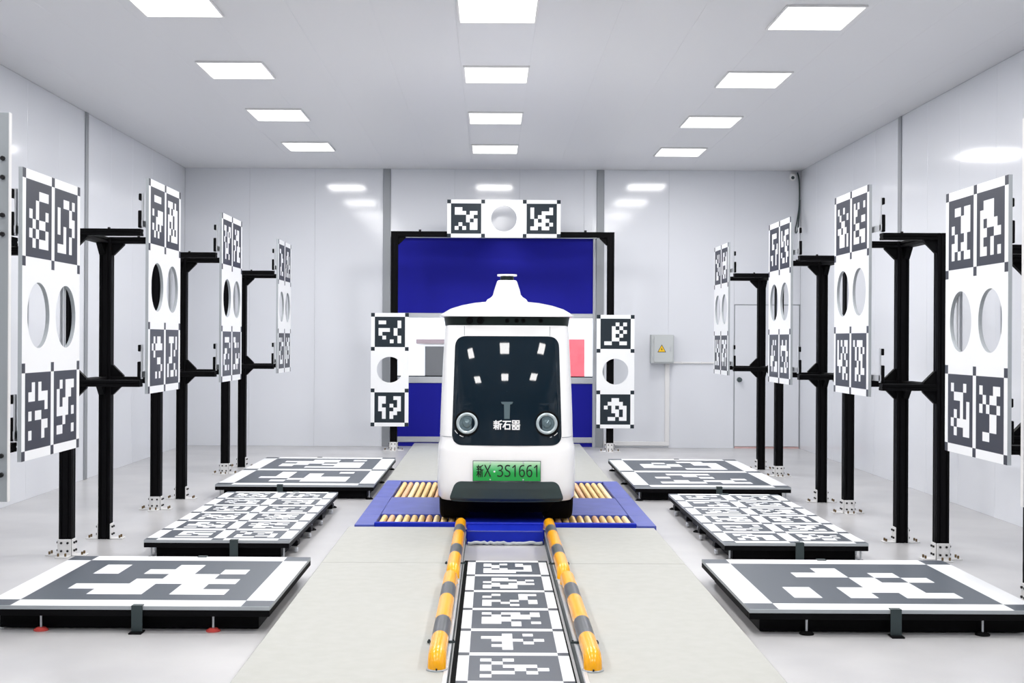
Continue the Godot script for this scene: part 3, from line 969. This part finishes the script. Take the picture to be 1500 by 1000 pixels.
func gate() -> void:
	var xl := -1.268
	var xr := 1.545
	var d := 17.42
	var yb := 2.815
	var mid := (xl + xr) / 2
	var t := thing("gate_frame", "black metal gate frame standing in front of the blue roller door", "gate frame", Vector3(mid, 0, -d))
	var h := (xr - xl) / 2
	for s in [-1.0, 1.0]:
		obj("post", profile_bar(Vector3(s * h, 0, 0), Vector3(s * h, yb + 0.035, 0), Vector3.RIGHT, 0.09, Vector3.BACK, 0.09), M.black_profile, t)
		obj("gusset", gusset(Vector3(s * (h - 0.045), yb - 0.035, 0), Vector3(-s, 0, 0), Vector3.DOWN, Vector3(0, 0, 0.04), 0.10), M.black_profile, t)
		foot_bracket(t, Vector3(s * h, 0, 0.045), Vector3.BACK)
		foot_bracket(t, Vector3(s * h + 0.045, 0, 0), Vector3.RIGHT)
		foot_bracket(t, Vector3(s * h - 0.045, 0, 0), Vector3.LEFT)
		obj("bolt", rod_mesh(Vector3(s * (h - 0.33), yb + 0.035, 0), Vector3(s * (h - 0.33), yb + 0.06, 0), 0.018, 6), M.bolt_black, t)
	obj("top_beam", profile_bar(Vector3(-h + 0.045, yb, 0), Vector3(h - 0.045, yb, 0), Vector3.UP, 0.07, Vector3.BACK, 0.09), M.black_profile, t)
	var ink := Color8(32, 42, 50)
	var cell := 0.0489
	var im := blank(30, 10)
	for x in [0, 9, 20, 29]:
		for y in [0, 9]:
			cells(im, x, y, 1, 1, ink)
	marker(im, 1, 1, "110000 111011 000110 000101 010011 101011", ink)
	marker(im, 21, 1, "100001 100111 101100 010110 011101 110110", ink)
	var mesh := board_mesh(30, 10, cell, [[0.0, 0.0, 10.5, 10.0], [19.5, 0.0, 30.0, 10.0], [10.5, 0.0, 19.5, 0.5], [10.5, 9.5, 19.5, 10.0]], [[15.0, 5.0, 3.42, 4.5]], 0.02, print_of(im), M.plate_edge)
	var b := marker_board("wide white marker board with one round hole on top of the black gate", "marker boards on the gate", mesh, Vector3(0.152, 3.012, -d + 0.11), 0.0, 30 * cell, 10 * cell, [], [])
	for s in [-0.3, 0.3]:
		obj("bracket", span(Vector3(s - 0.03, -0.20, -0.062), Vector3(s + 0.03, 0.1, -0.02), 0.003), M.black_profile, b)
	var rects := [[0.0, 0.0, 10.0, 10.5], [0.0, 19.5, 10.0, 30.0], [0.0, 10.5, 0.5, 19.5], [9.5, 10.5, 10.0, 19.5]]
	for e in [[-1.315, 1.052, ["110001 000001 111010 100010 010001 000101", "110011 110001 100101 110011 010110 010100"], "left", xl], [1.605, 1.042, ["000101 001010 001101 001010 001100 110011", "001100 011110 101011 001101 000101 011011"], "right", xr]]:
		im = blank(10, 30)
		for x in [0, 9]:
			for y in [0, 9, 20, 29]:
				cells(im, x, y, 1, 1, ink)
		marker(im, 1, 1, e[2][0], ink)
		marker(im, 1, 21, e[2][1], ink)
		mesh = board_mesh(10, 30, cell, rects, [[5.0, 15.0, 3.42, 4.5]], 0.02, print_of(im), M.plate_edge)
		b = marker_board("narrow upright marker board on the %s post of the black gate" % e[3], "marker boards on the gate", mesh, Vector3(e[0], e[1], -d + 0.11), 0.0, 10 * cell, 30 * cell, [], [])
		for y in [-0.5, 0.5]:
			obj("bracket", span(Vector3(e[4] - e[0] - 0.03, y - 0.04, -0.062), Vector3(e[4] - e[0] + 0.03, y + 0.04, -0.02), 0.003), M.black_profile, b)

# ------------------------------------------------------------------ the van
# local: x right, y up from the roller tops, z = 0 at the front bumper and negative towards the rear
const LOWER := [[0.165, 0.508, -0.035], [0.185, 0.518, -0.012], [0.26, 0.523, 0.0], [0.36, 0.524, 0.002], [0.45, 0.523, 0.0], [0.52, 0.521, -0.003], [0.555, 0.518, -0.006], [0.575, 0.511, -0.012]]
const WIDTHS := [[0.575, 0.511], [0.60, 0.506], [0.80, 0.502], [1.05, 0.493], [1.25, 0.484], [1.37, 0.479], [1.435, 0.475], [1.456, 0.472]]
var BODY := []          # [y, half width, front z]
const REAR := -2.35
const POW := 10.0

func body_at(y: float) -> Array:
	for i in BODY.size() - 1:
		if y <= BODY[i + 1][0] or i == BODY.size() - 2:
			var t := clampf((y - BODY[i][0]) / (BODY[i + 1][0] - BODY[i][0]), 0.0, 1.0)
			return [lerpf(BODY[i][1], BODY[i + 1][1], t), lerpf(BODY[i][2], BODY[i + 1][2], t)]
	return [0.5, 0.0]

func build_profile() -> void:
	BODY = LOWER.duplicate()
	for k in range(1, 31):
		var y := lerpf(0.575, 1.455, k / 30.0)
		var hw := 0.472
		for i in WIDTHS.size() - 1:
			if y <= WIDTHS[i + 1][0]:
				hw = lerpf(WIDTHS[i][1], WIDTHS[i + 1][1], (y - WIDTHS[i][0]) / (WIDTHS[i + 1][0] - WIDTHS[i][0]))
				break
		var dy := y - 0.575
		BODY.append([y, hw, -0.012 - 0.096 * dy - 0.0897 * dy * dy])

const BULGE := 3.4      # twice the radius of the front's sideways curve

func front(x: float, y: float) -> float:
	var b := body_at(y)
	var hz: float = (b[1] - REAR) * 0.5
	var zc: float = (b[1] + REAR) * 0.5
	return zc + hz * pow(maxf(0.0, 1.0 - pow(minf(absf(x) / float(b[0]), 1.0), POW)), 1.0 / POW) - x * x / BULGE

# a rounded-box outline at height y, its points evenly spread along it
func ring(y: float, hw: float, zf: float, zr: float, n := 96, p := POW) -> Array:
	var fine := []
	var hz := (zf - zr) * 0.5
	var zc := (zf + zr) * 0.5
	for k in 721:
		var t := TAU * k / 720.0
		var c := cos(t)
		var s := sin(t)
		var x := hw * signf(c) * pow(absf(c), 2.0 / p)
		fine.append(Vector3(x, y, zc + hz * signf(s) * pow(absf(s), 2.0 / p) - x * x / BULGE))
	var along := [0.0]
	for k in 720:
		# the front counts for more, so that it gets more of the points
		var seg_len: float = fine[k].distance_to(fine[k + 1])
		along.append(along[k] + seg_len * (4.0 if fine[k].z > zf - 0.35 else 1.0))
	var out := []
	var at := 0
	for k in n:
		var want: float = along[720] * k / n
		while at < 719 and along[at + 1] < want:
			at += 1
		out.append(fine[at].lerp(fine[at + 1], (want - along[at]) / maxf(along[at + 1] - along[at], 1e-9)))
	return out

func loft(st: SurfaceTool, rings: Array, cap_bottom := true, cap_top := true) -> void:
	st.set_smooth_group(0)
	var n: int = rings[0].size()
	for i in rings.size() - 1:
		for k in n:
			var j := (k + 1) % n
			var a: Vector3 = rings[i][k]
			var b: Vector3 = rings[i][j]
			var c: Vector3 = rings[i + 1][j]
			var d: Vector3 = rings[i + 1][k]
			for v in [a, b, c, a, c, d]:
				st.add_vertex(v)
	for e in [[cap_bottom, 0, false], [cap_top, rings.size() - 1, true]]:
		if not e[0]:
			continue
		st.set_smooth_group(1)
		var mid := Vector3.ZERO
		for v in rings[e[1]]:
			mid += v / n
		for k in n:
			var a: Vector3 = rings[e[1]][k]
			var b: Vector3 = rings[e[1]][(k + 1) % n]
			for v in ([a, b, mid] if e[2] else [b, a, mid]):
				st.add_vertex(v)

func lofted(rings: Array, cap_bottom := true, cap_top := true) -> ArrayMesh:
	var st := begin()
	loft(st, rings, cap_bottom, cap_top)
	st.index()
	st.generate_normals()
	return st.commit()

# a rounded outline (list of corner points with one radius) in the x-y plane
func rounded(corners: Array, radius: float, steps := 8) -> Array:
	var out := []
	for i in corners.size():
		var p: Vector2 = corners[i]
		var a: Vector2 = (corners[(i - 1 + corners.size()) % corners.size()] - p).normalized()
		var b: Vector2 = (corners[(i + 1) % corners.size()] - p).normalized()
		var s := p + a * radius
		var e := p + b * radius
		for k in steps + 1:
			var t := float(k) / steps
			out.append(s.lerp(p, t).lerp(p.lerp(e, t), t))
	var even := []
	for i in out.size():
		var a: Vector2 = out[i]
		var b: Vector2 = out[(i + 1) % out.size()]
		var n := maxi(1, int(a.distance_to(b) / 0.03))
		for k in n:
			even.append(a.lerp(b, float(k) / n))
	return even

# a skin over the van's front face inside an outline, standing "off" proud of it
func skin(outline: Array, off: float, deep := 0.014, rings_n := 24) -> ArrayMesh:
	var st := begin()
	st.set_smooth_group(0)
	var c := Vector2.ZERO
	for p in outline:
		c += p / outline.size()
	var rows := []
	for r in rings_n + 1:
		var row := []
		var s := maxf(0.001, float(r) / rings_n)
		for p in outline:
			var q: Vector2 = c + (p - c) * s
			row.append(Vector3(q.x, q.y, front(q.x, q.y) + off))
		rows.append(row)
	var edge := []
	for p in outline:
		edge.append(Vector3(p.x, p.y, front(p.x, p.y) + off - deep))
	rows.append(edge)
	var n := outline.size()
	for r in rows.size() - 1:
		if r == rows.size() - 2:
			st.set_smooth_group(1)
		for k in n:
			var j := (k + 1) % n
			var p := [rows[r][k], rows[r][j], rows[r + 1][j], rows[r + 1][k]]
			for tri in [[0, 1, 2], [0, 2, 3]]:
				var ft: Vector3 = (p[tri[2]] - p[tri[0]]).cross(p[tri[1]] - p[tri[0]])
				var want := Vector3.BACK if r < rows.size() - 2 else Vector3(p[0].x - c.x, p[0].y - c.y, 0)
				if ft.dot(want) < 0:
					tri = [tri[0], tri[2], tri[1]]
				for q in tri:
					st.add_vertex(p[q])
	st.index()
	st.generate_normals()
	return st.commit()

# strokes of three written characters, each on a 10 x 10 grid: [x0, y0, x1, y1]
const XIN := [[2.5, 10, 2.5, 8.8], [0, 8.6, 5, 8.6], [1.2, 8, 1.8, 7], [3.8, 8, 3.2, 7], [0, 6.4, 5, 6.4], [0, 4.2, 5, 4.2], [2.5, 6.4, 2.5, 0], [2.2, 3.6, 0, 1.2], [2.8, 3.6, 5, 1.6], [9.6, 10, 6.2, 8.8], [6.2, 9, 6.2, 4], [6.2, 4, 5.4, 0], [6.2, 6, 10, 6], [8.4, 6, 8.4, 0]]
const SHI := [[0, 9.2, 10, 9.2], [4.6, 9.2, 0.2, 2.4], [2.8, 5.4, 2.8, 0], [2.8, 5.4, 9, 5.4], [9, 5.4, 9, 0], [2.8, 0.3, 9, 0.3]]
const QI := [[0.8, 10, 4.2, 10], [0.8, 10, 0.8, 7.2], [4.2, 10, 4.2, 7.2], [0.8, 7.2, 4.2, 7.2], [5.8, 10, 9.2, 10], [5.8, 10, 5.8, 7.2], [9.2, 10, 9.2, 7.2], [5.8, 7.2, 9.2, 7.2], [0, 5, 10, 5], [5, 6.8, 4.6, 5], [4.6, 5, 0.6, 3.2], [5.2, 5, 9.6, 3.2], [0.8, 2.8, 4.2, 2.8], [0.8, 2.8, 0.8, 0], [4.2, 2.8, 4.2, 0], [0.8, 0, 4.2, 0], [5.8, 2.8, 9.2, 2.8], [5.8, 2.8, 5.8, 0], [9.2, 2.8, 9.2, 0], [5.8, 0, 9.2, 0]]

func glyph(st: SurfaceTool, strokes: Array, at: Vector3, w: float, h: float, pen: float, tilt := 0.0) -> void:
	for s in strokes:
		var a := Vector2(s[0] / 10.0 * w, s[1] / 10.0 * h)
		var b := Vector2(s[2] / 10.0 * w, s[3] / 10.0 * h)
		var t := (b - a).normalized()
		var n := Vector2(-t.y, t.x) * pen * 0.5
		a -= t * pen * 0.4
		b += t * pen * 0.4
		var up := Vector3(0, cos(tilt), -sin(tilt))
		prism(st, PackedVector2Array([a + n, b + n, b - n, a - n]), at, Vector3.RIGHT, up, Vector3(0, 0, 0.002))

func van() -> void:
	var t := thing("delivery_van", "small white driverless delivery van with a dark front window and a green number plate", "van", Vector3(AXIS + 0.008, 0.10, -9.76))
	build_profile()
	var rings := []
	for b in BODY:
		rings.append(ring(b[0], b[1], b[2], REAR))
	obj("body", lofted(rings), M.van_white, t)
	# dark sensor band under the roof
	var band := obj("sensor_band", lofted([ring(1.45, 0.474, -0.172, REAR), ring(1.48, 0.478, -0.165, REAR - 0.005), ring(1.526, 0.486, -0.155, REAR - 0.01)]), M.van_dark, t)
	for x in [-0.28, -0.20, 0.0, 0.07, 0.12, 0.25]:
		var st := begin()
		var r := 0.026 if x < -0.1 else 0.016
		lathe(st, Vector3(x, 1.49, -0.168), Vector3(0, -0.1, 1), [[r, -0.01], [r, 0.008], [r * 0.7, 0.012], [r * 0.6, 0.006], [0.0, 0.008]], 14)
		obj("camera_lens", done(st), M.van_black, band)
	# roof shell
	var roof := []
	for q in [[1.520, 0.500, 0.0], [1.524, 0.513, 0.0], [1.532, 0.515, 0.0], [1.547, 0.495, 0.02], [1.581, 0.44, 0.06], [1.609, 0.36, 0.13], [1.629, 0.27, 0.21], [1.642, 0.17, 0.32], [1.648, 0.08, 0.42]]:
		roof.append(ring(q[0], q[1], -0.10 - q[2], REAR - 0.02 + q[2], 80, lerpf(POW, 2.6, clampf(q[2] / 0.4, 0, 1))))
	obj("roof", lofted(roof), M.van_white, t)
	# tower and rotating sensor on the roof
	var tower := []
	for q in [[1.585, 0.205], [1.605, 0.180], [1.628, 0.168], [1.655, 0.150], [1.672, 0.122], [1.688, 0.108], [1.73, 0.097], [1.79, 0.077], [1.798, 0.070]]:
		tower.append(ring(q[0], q[1], -0.42 + q[1] * 1.1, -0.42 - q[1] * 1.9, 40, 2.6))
	obj("sensor_tower", lofted(tower), M.van_white, t)
	var ls := begin()
	lathe(ls, Vector3(0, 1.796, -0.45), Vector3.UP, [[0.0, 0.0], [0.058, 0.0], [0.052, 0.012], [0.05, 0.036], [0.0, 0.036]], 24)
	var lid := obj("laser_scanner", done(ls), M.van_dark, t)
	ls = begin()
	lathe(ls, Vector3(0, 1.832, -0.45), Vector3.UP, [[0.0, 0.0], [0.074, 0.0], [0.076, 0.006], [0.074, 0.014], [0.0, 0.016]], 28)
	obj("cap", done(ls), M.white_plastic, lid)
	# front window
	var glass := obj("front_window", skin(rounded([Vector2(-0.405, 0.575), Vector2(0.405, 0.575), Vector2(0.385, 1.375), Vector2(-0.385, 1.375)], 0.085), 0.004), M.van_glass, t)
	# headlights set in the lower corners of the window
	for s in [-1.0, 1.0]:
		var c := Vector3(s * 0.292, 0.735, front(0.292, 0.735) + 0.004)
		var dir := Vector3(s * 0.05, 0.12, 1)
		var st := begin()
		lathe(st, c, dir, [[0.094, -0.004], [0.094, 0.006], [0.088, 0.010], [0.080, 0.006], [0.080, -0.004]], 32)
		var hl := obj("headlight", done(st), M.van_black, t)
		st = begin()
		lathe(st, c, dir, [[0.080, 0.0], [0.078, 0.010], [0.068, 0.014], [0.058, 0.008], [0.056, 0.0]], 32)
		obj("light_ring", done(st), M.lamp_ring, hl)
		st = begin()
		lathe(st, c, dir, [[0.057, 0.0], [0.052, 0.004], [0.034, 0.004], [0.030, 0.011], [0.018, 0.016], [0.0, 0.018]], 28)
		obj("lens", done(st), M.lamp_lens, hl)
		st = begin()
		for k in 3:
			var pts := []
			for a in 5:
				var th := deg_to_rad((-150.0 if s < 0 else -114.0) + 28.0 * k + 18.0 * a / 4.0)
				pts.append(c + Vector3(cos(th) * 0.103, sin(th) * 0.103, 0.004))
			sweep(st, pts, 0.003, 6)
		obj("daylight_strip", done(st), M.lettering_white, hl)
	# lettering below the window's middle
	var st := begin()
	var zl := front(0.0, 0.695) + 0.0055
	for k in 3:
		glyph(st, [XIN, SHI, QI][k], Vector3(-0.095 + 0.066 * k, 0.695, zl), 0.056, 0.062, 0.0085, 0.13)
	obj("lettering", done(st), M.lettering_white, glass)
	st = begin()
	prism(st, PackedVector2Array([Vector2(-0.045, 0.155), Vector2(0.045, 0.155), Vector2(0.038, 0.14), Vector2(0.022, 0.135), Vector2(0.02, 0.03), Vector2(-0.02, 0.03), Vector2(-0.022, 0.135), Vector2(-0.038, 0.14)]), Vector3(0, 0.74, zl - 0.006), Vector3.RIGHT, Vector3(0, 0.993, -0.12), Vector3(0, 0, 0.002))
	obj("sensor_mount", done(st), M.lamp_lens, glass)
	# number plate
	var pl := StandardMaterial3D.new()
	pl.resource_name = "number_plate_paint"
	pl.roughness = 0.4
	var gt := GradientTexture2D.new()
	var gr := Gradient.new()
	gr.offsets = PackedFloat32Array([0.0, 0.12, 0.62, 1.0])
	gr.colors = PackedColorArray([Color8(214, 232, 214), Color8(176, 222, 180), Color8(24, 164, 70), Color8(20, 156, 64)])
	gt.gradient = gr
	gt.width = 32
	gt.height = 128
	gt.fill_from = Vector2(0, 0)
	gt.fill_to = Vector2(0, 1)
	pl.albedo_texture = gt
	var pw := 0.488
	var ph := 0.142
	var py := 0.392
	st = begin()
	face(st, [Vector3(-pw / 2, py + ph / 2, 0.013), Vector3(pw / 2, py + ph / 2, 0.013), Vector3(pw / 2, py - ph / 2, 0.013), Vector3(-pw / 2, py - ph / 2, 0.013)], Vector3.BACK, [Vector2(0, 0), Vector2(1, 0), Vector2(1, 1), Vector2(0, 1)])
	st.set_material(pl)
	var pm := st.commit()
	var eb := begin()
	box(eb, Vector3(0, py, 0.0058), Vector3(pw + 0.008, ph + 0.008, 0.0136), 0.002)
	eb.set_material(M.bracket_grey)
	eb.commit(pm)
	var plate := obj("number_plate", pm, null, t)
	st = begin()
	glyph(st, XIN, Vector3(-0.218, py - 0.042, 0.013), 0.046, 0.084, 0.007)
	obj("plate_character", done(st), M.lettering_black, plate)
	var font := SystemFont.new()
	font.font_names = PackedStringArray(["Droid Sans"])
	var text := "X3S1661"
	var xs := [-0.140, -0.047, 0.005, 0.057, 0.109, 0.163, 0.215]
	for k in 7:
		var tm := TextMesh.new()
		tm.font = font
		tm.text = text[k]
		tm.font_size = 64
		tm.pixel_size = 0.0019
		tm.depth = 0.002
		var o := obj("plate_character", tm, M.lettering_black, plate, Vector3(xs[k], py, 0.0142))
		o.scale = Vector3(0.80, 1.0, 1.0)
	st = begin()
	lathe(st, Vector3(-0.09, py - 0.004, 0.0128), Vector3.BACK, [[0.0, 0.002], [0.007, 0.002], [0.007, 0.0]].duplicate(), 12)
	obj("plate_dot", done(st), M.lettering_white, plate)
	for x in [-0.12, 0.12]:
		for y in [-1.0, 1.0]:
			obj("plate_bolt", rod_mesh(Vector3(x, py + y * 0.062, 0.012), Vector3(x, py + y * 0.062, 0.017), 0.006, 8), M.aluminium, plate)
	# dark insert in the bumper
	obj("bumper_insert", skin(rounded([Vector2(-0.428, 0.160), Vector2(0.428, 0.160), Vector2(0.375, 0.312), Vector2(-0.375, 0.312)], 0.05), 0.006), M.bumper_grey, t)
	# panel gaps
	st = begin()
	for s in [-1.0, 1.0]:
		var pts := []
		for k in 7:
			var x: float = s * lerpf(0.405, 0.504, k / 6.0)
			pts.append(Vector3(x, 0.632, front(x, 0.632) + 0.0005))
		sweep(st, pts, 0.003, 6)
		pts = []
		for k in 4:
			var y := lerpf(1.378, 1.448, k / 3.0)
			pts.append(Vector3(s * 0.318, y, front(0.318, y)))
		sweep(st, pts, 0.0022, 6)
	obj("panel_gap", done(st), M.trim_grey, t)
	# chassis and wheels
	obj("chassis", lofted([ring(0.05, 0.36, -0.30, REAR + 0.25), ring(0.07, 0.40, -0.20, REAR + 0.2), ring(0.17, 0.47, -0.12, REAR + 0.1)]), M.van_black, t)
	st = begin()
	lathe(st, Vector3(-0.11, 0, 0), Vector3.RIGHT, [[0.0, 0.012], [0.13, 0.012], [0.15, 0.0], [0.19, 0.0], [0.208, 0.012], [0.216, 0.03], [0.216, 0.19], [0.208, 0.208], [0.19, 0.22], [0.15, 0.22], [0.13, 0.208], [0.0, 0.208]], 36)
	var wm := done(st)
	st = begin()
	lathe(st, Vector3(0.11, 0, 0), Vector3.RIGHT, [[0.128, -0.004], [0.11, 0.004], [0.03, -0.004], [0.0, -0.002]], 24)
	var hm := done(st)
	for s in [-1.0, 1.0]:
		for z in [-0.40, -1.92]:
			var w := obj("wheel", wm, M.black_rubber, t, Vector3(s * 0.388, 0.213, z))
			if s < 0:
				w.rotation.y = PI
			obj("hub", hm, M.trim_grey, w)
